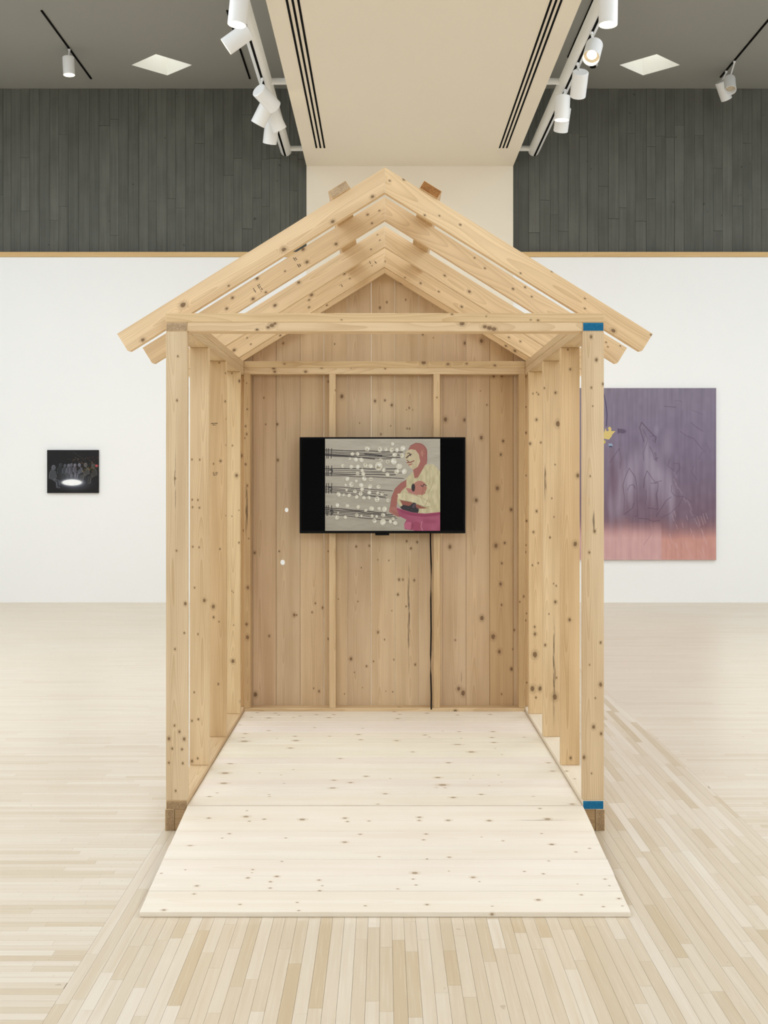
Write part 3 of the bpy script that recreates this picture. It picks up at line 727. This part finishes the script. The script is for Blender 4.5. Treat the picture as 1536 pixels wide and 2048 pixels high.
def ghost():
    u0, v0, W, H = 290, 172, 878, 730
    c = Canvas(W, H, 200, 166, (24, 23, 24)); K = lambda pts: [(x-u0, y-v0) for x, y in pts]
    r = random.Random(8)
    d = np.hypot((c.x-(760-u0))/330, (c.y-(740-v0))/150); c.put(np.clip(1.15-d, 0, 1)**1.4*.75, (112, 118, 132))
    d = np.hypot((c.x-(720-u0))/330, (c.y-(620-v0))/110); c.put(np.clip(1-d, 0, 1)*.5, (120, 122, 132))
    for q in range(70):
        x, y = r.uniform(640, 1160), r.uniform(290, 470); c.ell(x-u0, y-v0, r.uniform(3, 10), r.uniform(3, 9), r.choice(((120, 34, 24), (150, 70, 30), (90, 78, 34), (170, 150, 120), (84, 40, 30))), .6, 1.5)
    c.line(K([(740, 205), (800, 250), (870, 295), (940, 350)]), 5, (80, 76, 70), .8); c.ell(1140-u0, 440-v0, 24, 22, (176, 70, 76), .9, 1.5)
    for q in range(20): c.ell(r.uniform(880, 1130)-u0, r.uniform(430, 540)-v0, 16, 14, r.choice(((96, 80, 34), (70, 62, 40))), .6, 2)
    fig = [(400, 470, 1.5, 1, (120, 122, 130)), (520, 430, 1.15, 1, (66, 70, 74)), (597, 440, 1.0, 1, (104, 108, 116)), (660, 435, .95, 1, (140, 140, 152)), (708, 425, .95, 0, (120, 120, 134)), (768, 430, .95, 0, (150, 146, 158)), (845, 425, 1.0, -1, (140, 142, 156)), (950, 425, 1.25, -1, (120, 116, 112)), (1080, 440, 1.3, -1, (100, 98, 92))]
    for x, y, k, s, col in fig:
        lt = tuple(min(255, v+38) for v in col)
        body = [(x-18*k, y+20), (x-46*k*(s or .7), y+60*k), (x-52*k*(s or .6), y+125*k), (x+8*k*s, y+150*k), (x+40*k*(s or .8), y+110*k), (x+26*k, y+40*k)]
        c.poly(K(body), tuple(.66*v for v in col), .75); c.ell(x-u0, y-v0, 26*k, 30*k, tuple(.7*v for v in col), .85, 1.5)
        c.line(K([(x, y+140*k), (x+34*k*s, y+165*k), (x+40*k*s, y+225*k), (x+66*k*s, y+228*k)]), 20*k, tuple(.7*v for v in col), .75)
        c.line(K([(x+14*s, y+130*k), (x+62*k*s, y+150*k), (x+66*k*s, y+205*k)]), 15*k, tuple(.8*v for v in col), .6)
        c.line(K(body[:3]), 5, lt, .6); c.line(K([(x-20*k, y+8), (x-12*k, y-24*k), (x+14*k, y-26*k)]), 5, lt, .6); c.line(K([(x+34*k*s, y+165*k), (x+40*k*s, y+225*k)]), 5, lt, .5)
    c.ell(715-u0, 725-v0, 190, 66, (190, 196, 206), .6, 9); c.ell(715-u0, 725-v0, 172, 52, (252, 252, 250), 1, 3)
    for q in ((650, 755, 8), (765, 755, 10), (700, 690, 5)): c.ell(q[0]-u0, q[1]-v0, q[2], q[2]*.6, (225, 224, 220), 1, 1.5)
    return c
M['canvas_edge'] = paint('canvas_edge', (190, 172, 168), 0.8); M['canvas_dark'] = paint('dark_canvas_edge', (40, 38, 38), 0.8)
painting('painting', 1156, 1432.5, 776, 1120, purple(), M['oil'], 0.035, M['canvas_edge'], 'large purple and pink painting on the white wall, right of the hut')
painting('painting', 94, 197, 900, 986, ghost(), M['oil_gloss'], 0.03, M['canvas_dark'], 'small dark painting of pale seated figures around a glowing oval')

# ================================================================== ceiling fittings
# black slots of the air diffusers in the bulkhead soffit
for nm, xs, lab in (('slot_diffuser', (-0.756, -0.711, -0.666), 'left'), ('slot_diffuser', (1.310, 1.350, 1.390), 'right')):
    e = empty(nm, (xs[1], 10.0, BZ), 'three black air slots in the bulkhead soffit, along its %s edge' % lab, 'vent', 'air slots in the bulkhead')
    for x in xs:
        box('slot', x-0.0095, x+0.0095, 6.0, 13.36, BZ-0.0030, BZ-0.0004, M['vent'], e)
        box('slot_lip', x-0.0130, x-0.0100, 6.0, 13.363, BZ-0.0038, BZ-0.0004, M['cream'], e)
# pipe rails with a track slot, held by arms from the bulkhead
RZ, RR = 5.35, 0.066
def rail(x, side, lab):
    e = empty('light_rail', (x, 9.0, RZ), 'white pipe rail with a black track slot, %s of the bulkhead' % lab, 'light rail', 'pipe rails beside the bulkhead')
    bm = tube_bm([(x, 4.0, RZ), (x, 13.93, RZ), (x, 13.955, RZ)], RR, 32)
    mesh_obj('tube', bm_mesh('tube', bm, True), M['metal_white'], e)
    a = math.radians(-90+side*6)
    box('track_slot', x+RR*math.cos(a)-0.011, x+RR*math.cos(a)+0.011, 4.0, 13.94, RZ-RR-0.003, RZ-RR+0.02, M['vent'], e)
    xe = BX0 if side < 0 else BX1
    for y in (6.83, 9.18, 11.53, 13.86):
        mesh_obj('support_arm', bm_mesh('support_arm', tube_bm([(x-side*0.04, y, RZ), (xe-side*0.01, y, RZ)], 0.031, 18), True), M['metal_white'], e)
LXR, RXR = -1.150, 1.772
rail(LXR, -1, 'left'); rail(RXR, 1, 'right')
# thin black tracks in the ceiling
def track(x, ya, yb, lab):
    e = tag(box('ceiling_track', x-0.010, x+0.010, ya, yb, ROOF-0.012, ROOF+0.004, M['vent'], bev=0.002), lab, 'track', 'black tracks in the grey ceiling')
track(-3.435, 11.88, 13.9, 'black ceiling track with one lit spotlight, left of the diamond skylight')
track(-1.57, 11.88, 13.9, 'black ceiling track half hidden behind the left pipe rail')
track(2.06, 11.2, 13.2, 'black ceiling track half hidden behind the right pipe rail')
track(3.945, 11.2, 13.85, 'black ceiling track carrying two tilted unlit spotlights on the right')

def spotlight(px, py, D, ax, label, top, L=0.235, R=0.073, lit=True, power=18.0, lr=1.0, group='white cylinder spotlights'):
    """cylinder lamp centred at a point, ax = direction the beam points, top = the point on the rail it hangs from"""
    c = PX(px, py, D); ax = Vector(ax).normalized()
    e = empty('track_spotlight', c, label, 'spotlight', group)
    zq = (-ax).to_track_quat('Z', 'Y').to_matrix().to_4x4()
    mt = Matrix.Translation(c) @ zq
    prof = [(0, L/2), (R-0.006, L/2), (R, L/2-0.006), (R, -L/2), (R-0.004, -L/2), (R-0.006, -L/2+0.055)]
    mesh_obj('housing', bm_mesh('housing', lathe_bm(prof), True), M['metal_white'], e, mt)
    mesh_obj('lens', bm_mesh('lens', lathe_bm([(0, -L/2+0.058-0.006*lr), ((R-0.0062)*lr, -L/2+0.058-0.003*lr)])), M['lens'] if lit else M['refl'], e, mt)
    if lr < 1: mesh_obj('reflector', bm_mesh('reflector', lathe_bm([((R-0.0062)*lr, -L/2+0.057), (R-0.0062, -L/2+0.054)])), M['refl'], e, mt)
    back = c-ax*(L*0.44); tp = Vector(top)
    mesh_obj('stem', bm_mesh('stem', tube_bm([back, tp+Vector((0, 0, 0.0))], 0.008, 10), True), M['metal_white'], e)
    mesh_obj('connector', bm_mesh('connector', tube_bm([tp, tp+Vector((0, 0, 0.022))], 0.014, 12), True), M['metal_white'], e)
    if lit:
        l = bpy.data.lights.new('bulb', 'SPOT'); l.energy = power; l.color = (1.0, 0.86, 0.66); l.spot_size = math.radians(48); l.spot_blend = 0.6; l.shadow_soft_size = 0.05
        o = bpy.data.objects.new('bulb', l); o.matrix_basis = Matrix.Translation(c+ax*(L/2+0.01)) @ zq; link(o, e)
RBZ = RZ-RR-0.024
def on_rail(x, px, py, ax, label, z=5.10, **kw):
    D = F*(z-EYE)/(VY-py); a = Vector(ax).normalized()
    spotlight(px, py, D, ax, label, (x, D-a.y*0.06, RBZ), **kw)
on_rail(LXR, 477, 18, (-0.10, -.04, -1), 'white spotlight pointing down at the top edge, left pipe rail', L=0.25)
on_rail(LXR, 475, 77, (-0.75, 0.05, -.52), 'white spotlight tilted down to the left, second on the left pipe rail', L=0.235)
on_rail(LXR, 533, 197, (.50, .62, -.40), 'white spotlight turned away to the right, third on the left pipe rail', L=0.245)
on_rail(LXR, 526, 227, (-.46, .25, -.80), 'white spotlight tilted left, behind the one turned away', L=0.235)
on_rail(LXR, 550, 239, (.40, .35, -.80), 'white spotlight tilted right near the far end of the left pipe rail', L=0.225)
on_rail(LXR, 542, 264, (-.16, .40, -.9), 'white spotlight pointing down, last at the far end of the left rail', L=0.235)
on_rail(RXR, 1216.5, 18, (-0.02, -.04, -1), 'lit white spotlight pointing down at the top edge, right pipe rail', L=0.25)
on_rail(RXR, 1185.5, 103, (-.24, -.66, -.70), 'lit white spotlight turned towards the viewer, right pipe rail', L=0.235, lr=0.62)
on_rail(RXR, 1158.5, 168, (0.0, .70, -.72), 'white spotlight tipped away showing its flat top, right pipe rail', L=0.235)
on_rail(RXR, 1124.5, 216, (-.04, .05, -1), 'lit white spotlight pointing straight down near the end of the right rail', L=0.235)
on_rail(RXR, 1124.5, 239, (-.06, .55, -.85), 'white spotlight half hidden behind the last lit one, right pipe rail', L=0.235)
spotlight(137.5, 132, 12.93, (0.05, -.02, -1), 'lit white spotlight hanging alone from the left ceiling track', (-3.435, 12.93, ROOF-0.03), L=0.2, R=0.064)
spotlight(1460, 169, 13.3, (-.10, -.52, -.8), 'unlit spotlight on the right ceiling track, opening towards the viewer', (3.945, 13.3, ROOF-0.03), L=0.2, R=0.064, lit=False)
spotlight(1447, 181, 13.62, (.42, .35, -.8), 'unlit spotlight on the right ceiling track, behind its neighbour', (3.945, 13.62, ROOF-0.03), L=0.22, R=0.064, lit=False)
# small smoke detector behind the right rail
c = PX(1186, 128, F/((VY-128)/(ROOF-EYE)))
sd = empty('smoke_detector', c, 'small pale smoke detector on the ceiling behind the right pipe rail', 'detector')
mesh_obj('base', bm_mesh('base', lathe_bm([(0, 0), (0.055, 0), (0.055, -0.018), (0.045, -0.024), (0, -0.024)]), True), M['metal_white'], sd, Matrix.Translation(Vector((c.x, c.y, ROOF))))
mesh_obj('chamber', bm_mesh('chamber', lathe_bm([(0.036, -0.024), (0.034, -0.04), (0, -0.044)]), True), M['black'], sd, Matrix.Translation(Vector((c.x, c.y, ROOF))))

# ================================================================== knots, holes and pith streaks in the timber
KN = [
 (310, 600, 4.042, [(178,812,10),(185,455,8),(165,1010,5),(165,1090,5),(175,575,6),(291,590,7),(350,592,7),(397,723,7),(405,630,5),(342,1085,5),(335,560,4),(520,508,6),(570,592,6),(622,592,6),(575,962,5),(575,1173,6),(625,1177,6),(568,820,8),(683,655,11),(740,672,5),(718,652,5),(745,883,7),(732,1020,8),(741,1084,9),(726,1116,6),(988,1005,12),(1510,780,16),(1400,660,7),(880,790,7),(895,1005,6),(1036,350,9),(1452,356,6),(960,552,14),(968,580,12),(1217,580,12),(1347,548,10),(1046,516,8),(945,205,20),(915,222,14),(970,190,14),(825,240,12),(1508,160,6),(225,38,20),(580,70,12),(745,306,7),(775,357,7),(1013,287,8),(640,405,14)]),
 (220, 320, 2.743, [(1440,201,10),(1222,338,11),(953,491,14),(400,795,16),(180,987,11),(651,690,6),(1240,461,9),(1080,560,10),(1060,490,10),(807,650,9),(855,726,6),(785,762,9),(672,756,8),(641,815,7),(960,610,5),(1413,300,7),(1478,278,5),(1437,347,6),(1467,410,4),(1480,440,4),(1432,490,4),(905,798,10),(1105,740,10),(1092,768,6),(1092,808,6),(1190,797,5),(1035,672,9),(1285,624,8)]),
 (760, 320, 2.743, [(53,114,6),(131,107,7),(326,306,5),(245,303,6),(440,355,7),(771,621,5),(943,610,6),(575,594,5),(796,698,6),(832,750,5),(730,707,7),(519,537,5),(1124,760,5),(1124,815,5),(1280,936,12),(1487,960,6),(223,676,6),(322,722,5),(137,645,4),(448,805,7),(26,556,5),(113,680,10),(355,634,6),(490,722,8),(770,995,5),(707,973,5),(740,1047,8),(690,1020,6),(556,993,11),(235,957,6),(466,1005,10),(1158,970,9),(1187,1096,10),(1240,1000,4),(1250,1025,4),(1318,1020,4),(240,1112,13),(373,1120,9),(475,1117,6),(630,1127,7),(600,922,14),(575,915,12),(625,928,14),(450,898,14),(395,845,6),(827,877,4),(867,879,6),(583,858,4)]),
 (850, 600, 4.042, [(1345,708,9),(1386,484,10),(1356,858,6),(1313,870,4),(1373,890,4),(1345,298,9),(1174,560,10),(1055,750,11),(1075,1000,22),(902,968,11),(917,763,7),(903,747,5),(873,757,6),(850,1161,11),(936,1152,8),(816,865,6),(816,1075,8),(816,620,5),(455,1113,16),(455,330,16),(500,848,7),(448,735,4),(632,1140,12),(555,612,15),(622,612,12),(165,965,18),(320,970,14),(670,860,6),(662,935,5),(96,788,6),(1155,400,7),(965,712,7),(1440,680,12)]),
 (310, 850, 3.413, [(137,365,7),(147,858,7),(137,1530,7),(207,1220,12),(135,1270,6),(200,1420,7),(252,235,6),(305,237,6),(254,510,6),(293,512,6),(256,561,6),(303,565,6),(258,831,6),(301,835,6),(270,1111,6),(337,1197,12),(252,1428,5),(293,1428,6),(267,1825,6),(297,1785,4),(252,2020,5),(297,2010,6),(448,245,9),(399,265,6),(400,1313,8),(437,1343,5),(443,847,6),(432,1768,7),(398,1240,14),(486,138,4),(527,139,4),(484,619,4),(526,623,4),(557,345,12),(532,1612,13),(537,1366,4),(525,1133,4),(535,1143,4),(588,210,12),(618,268,8),(630,414,8),(573,803,6),(633,1110,12),(632,1450,14),(625,1360,10),(573,582,4),(605,720,6),(640,775,5),(583,1887,9),(838,240,10),(848,862,6),(951,1297,12),(967,1297,6),(1095,1217,6),(1072,1278,6),(1145,1247,9),(660,835,7),(680,872,10),(1120,1818,8),(1083,1797,5),(655,1630,6),(685,1840,16),(780,1440,8),(1182,862,5),(1182,1460,6)]),
 (850, 850, 3.413, [(385,88,12),(350,514,13),(388,1318,16),(170,832,14),(207,1468,6),(260,1830,18),(230,1800,14),(537,112,10),(517,202,10),(494,432,15),(547,418,5),(524,550,5),(588,578,12),(484,824,16),(544,805,9),(524,944,8),(515,1085,12),(523,1228,7),(465,1445,18),(507,1547,13),(590,1666,12),(523,1837,6),(489,1742,5),(600,1530,6),(608,1400,8),(690,345,5),(693,655,8),(690,820,5),(684,868,7),(693,1286,5),(686,1334,6),(674,1170,8),(647,1207,6),(695,1758,5),(688,53,8),(718,127,10),(790,120,6),(762,588,9),(740,731,8),(733,957,6),(773,943,6),(750,1427,11),(750,1567,20),(748,1378,7),(733,1800,18),(785,1800,16),(757,1860,7),(888,271,5),(866,501,5),(880,628,5),(853,768,7),(896,1098,6),(890,1208,11),(846,1290,5),(820,1502,9),(886,1856,20),(898,1725,6),(878,1083,5),(1043,345,14),(1025,812,16),(987,1330,11),(1128,349,6),(1158,725,11),(1122,870,8),(1119,803,4),(1166,1220,4),(1199,1485,9),(1199,1772,14),(1158,1750,5),(1170,1595,4),(1123,1637,5)]),
 (640, 1050, 5.25, [(380,227,12),(517,218,11),(434,449,7),(607,365,6),(723,373,7),(192,778,6),(398,803,7),(609,1126,14),(678,1203,8),(325,1405,17),(488,1483,11),(362,1547,7),(561,1432,8),(776,1414,8),(447,1708,5),(693,1744,5),(763,1752,7),(627,1791,4),(258,1774,6),(754,900,6),(818,730,14),(905,855,9),(1187,988,7),(1190,1632,9),(83,280,6),(85,1197,6),(30,875,9),(832,1910,16),(1190,1903,10),(955,245,12),(830,573,14),(870,573,10),(990,580,12),(1000,1465,12),(1020,180,12),(910,170,12)]),
 (640, 730, 5.908, [(260,374,20),(650,426,17),(767,418,13),(848,474,17),(467,687,7),(836,719,7),(720,818,10),(1053,507,10),(1022,530,6),(1097,530,6),(1030,750,9),(1058,752,9),(95,195,8),(182,300,8),(1382,383,8),(1485,650,25),(770,44,10),(368,40,6)]),
 (600, 480, 4.518, [(785,562,9),(722,612,11),(955,540,8),(910,395,15),(765,193,9),(948,340,6),(1090,390,8),(1255,467,7),(1462,603,11),(1310,320,8),(240,590,7),(450,348,7),(312,940,6),(1105,852,8),(1205,884,5),(1495,940,14)]),
 (260, 1380, 2.954, [(263,210,6),(292,247,8),(230,287,10),(320,290,10),(250,346,7),(307,350,7),(230,430,7),(312,433,7),(270,596,6),(404,173,6),(366,182,6),(366,420,8),(400,404,6),(752,133,9),(860,137,9),(718,161,8),(820,165,14),(880,148,8),(966,161,7),(1005,154,9),(1103,146,9),(1205,146,10),(1175,163,12),(650,206,7),(820,240,10),(682,258,12),(668,283,9),(676,303,22),(975,273,11),(980,299,17),(1180,273,8),(1350,263,13),(1364,294,11),(1375,226,6),(1090,222,8),(948,343,14),(868,287,5),(592,437,16),(562,491,22),(555,551,20),(1242,405,12),(965,470,6),(765,490,6),(892,502,5),(910,551,6),(1395,510,14),(1205,533,13),(1303,547,14),(1197,578,18),(1508,613,13),(470,629,12),(822,618,7),(823,629,7),(515,608,7),(1465,674,9),
   (686,748,16),(793,763,10),(1018,765,17),(1270,757,13),(1285,777,9),(690,713,6),(1412,774,8),(465,757,11),(705,775,8),(1360,852,10),(1268,899,14),(357,917,14),(587,849,9),(545,875,6),(920,874,7),(1472,985,8),(897,1013,7),(327,1062,6),(725,1061,8),(721,1080,5),(697,1110,11),(868,1101,13),(830,1133,9),(828,1170,9),(1117,1123,10),(1136,1156,6),(1120,1189,10),(395,1157,12),(378,1205,9),(185,1083,7),(200,1300,13),(997,1303,8),(988,1255,7),(650,1267,9),(1390,1275,8)]),
 (760, 1380, 2.954, [(85,128,11),(116,144,9),(105,169,12),(278,137,11),(445,123,10),(458,148,9),(652,145,10),(265,266,12),(292,278,8),(468,246,10),(370,243,5),(668,246,13),(662,281,13),(672,310,14),(480,285,6),(852,279,8),(98,299,14),(458,320,22),(540,366,18),(194,366,10),(405,430,14),(342,517,17),(370,561,24),(385,577,9),(332,576,8),(550,503,5),(700,502,6),(533,527,5),(645,565,6),(718,544,5),(598,617,14),(432,635,16),(30,613,13),(1020,480,14),(995,430,13),(1135,674,14),(720,382,5),(680,345,5),(905,628,8),(60,523,6),(1103,479,12),(1150,525,8),
   (232,752,13),(232,771,10),(403,770,13),(645,772,14),(990,762,18),(945,700,9),(272,851,10),(258,885,9),(600,868,5),(727,891,7),(955,848,7),(1015,912,14),(1158,957,8),(1238,936,8),(410,988,10),(278,998,6),(997,1010,7),(205,1081,18),(550,1107,14),(196,1117,8),(213,1152,8),(105,1175,8),(587,1132,6),(600,1156,5),(853,1072,8),(965,1086,9),(407,1070,5),(1167,1146,5),(1330,1117,9),(1355,1156,6),(935,1240,14),(1190,1210,9),(278,1268,11),(662,1325,10),(663,1277,6),(1411,1232,10),(1320,1280,8),(1432,1276,6),(1127,402,9),(1262,218,12),(1306,258,9),(1205,398,11),(1250,493,5),(1272,48,5)]),
]
STREAKS = [  # pixel ends of pith streaks and cracks, half width in pixels
 ((817, 1080), (818, 1380), 2.6), ((1106, 1215), (1110, 1470), 3.2), ((1090, 920), (1091, 1010), 3.0), ((350, 880), (351, 1060), 1.2), ((1010, 1640), (1165, 1641), 2.0), ((492, 950), (494, 1090), 3.5), ((1186, 1015), (1188, 1070), 3.0), ((918, 1335), (928, 1385), 2.0)]
bpy.context.view_layer.update()
dg = bpy.context.evaluated_depsgraph_get()
eye = Vector((0, 0, EYE))
def hit(px, py):
    d = (PX(px, py, 1.0)-eye).normalized()
    ok, loc, nrm_, idx, ob, _ = scene.ray_cast(dg, eye, d)
    if not ok or ob.parent is None or ob.parent.name not in (hut.name, ramp.name): return None
    return ob.original, loc
found = {}
for ox, oy, sc, ks in KN:
    for u, v, r in ks:
        px, py = ox+u/sc, oy+v/sc; h = hit(px, py)
        if h:
            o, loc = h; found.setdefault(o.name, []).append((r/sc*0.80/(F/loc.y), o.matrix_world.inverted() @ loc))
for (xa, ya), (xb, yb), hw in STREAKS:
    h = hit((xa+xb)/2, (ya+yb)/2)
    if h:
        o, loc = h; mi = o.matrix_world.inverted(); c = mi @ loc
        hl = math.hypot(xb-xa, yb-ya)/2/(F/loc.y); wd = hw/(F/loc.y)
        for i in range(NS):
            if 's%d' % i not in o: o['s%d' % i] = [c.x, c.y, hl, wd]; break
for nm, ks in found.items():
    o = bpy.data.objects[nm]
    uniq = []
    for r, p in sorted(ks, key=lambda q: -q[0]):
        if all((p-q).length > 0.007 for _, q in uniq): uniq.append((r, p))
    for i, (r, p) in enumerate(uniq[:NK]): o['k%d' % i] = [p.x, p.y, p.z, r]

# printed grade stamps on two rafters and a stud: short bars of ink standing in rows
M['ink'] = paint('stamp_ink', (44, 34, 28), 0.8)
def stamp(px, py, rows, along, up, size):
    h = hit(px, py)
    if not h: return
    o, loc = h; r = random.Random(int(px)); k = F/loc.y
    size *= 1.25; V, Fc = [], []
    for ri, n in enumerate(rows):
        for i in range(n):
            if r.random() < 0.15: continue
            u = (i-n/2)*size*0.9; v = (len(rows)/2-ri)*size*1.9
            for _ in range(2):
                uu, vv = u+r.uniform(0, size*.4), v+r.uniform(-size*.3, size*.3)
                a, b = r.choice(((size*.18, size*.55), (size*.55, size*.2), (size*.3, size*.4)))
                q = len(V)
                for sx, sy in ((-1, -1), (1, -1), (1, 1), (-1, 1)):
                    w_ = loc+(along*(uu+sx*a)+up*(vv+sy*b))/k+Vector((0, -0.0004, 0)); V.append(w_)
                Fc.append((q, q+1, q+2, q+3))
    me = bpy.data.meshes.new('grade_stamp'); me.from_pydata([o.matrix_world.inverted() @ p for p in V], [], Fc)
    me.materials.append(M['ink']); s_ = bpy.data.objects.new('grade_stamp', me); COL.objects.link(s_); s_.parent = o; s_['kind'] = 'stuff'
dn = Vector((math.sin(ang), 0, -math.cos(ang))); al = Vector((math.cos(ang), 0, math.sin(ang)))
stamp(519, 577, [9, 9], dn, al, 1.5); stamp(508, 582, [7], dn, al, 1.3)
stamp(589, 519, [5, 5], dn, al, 1.4); stamp(597, 532, [5, 5], dn, al, 1.4)
stamp(740, 529, [6], dn, al, 1.7); stamp(750, 526, [4], dn, al, 1.3); stamp(681, 573, [4, 4], dn, al, 1.3)
stamp(429, 850, [9, 5], Vector((1, 0, 0)), Vector((0, 0, 1)), 1.3); stamp(431, 949, [8, 8, 7], Vector((1, 0, 0)), Vector((0, 0, 1)), 1.1)
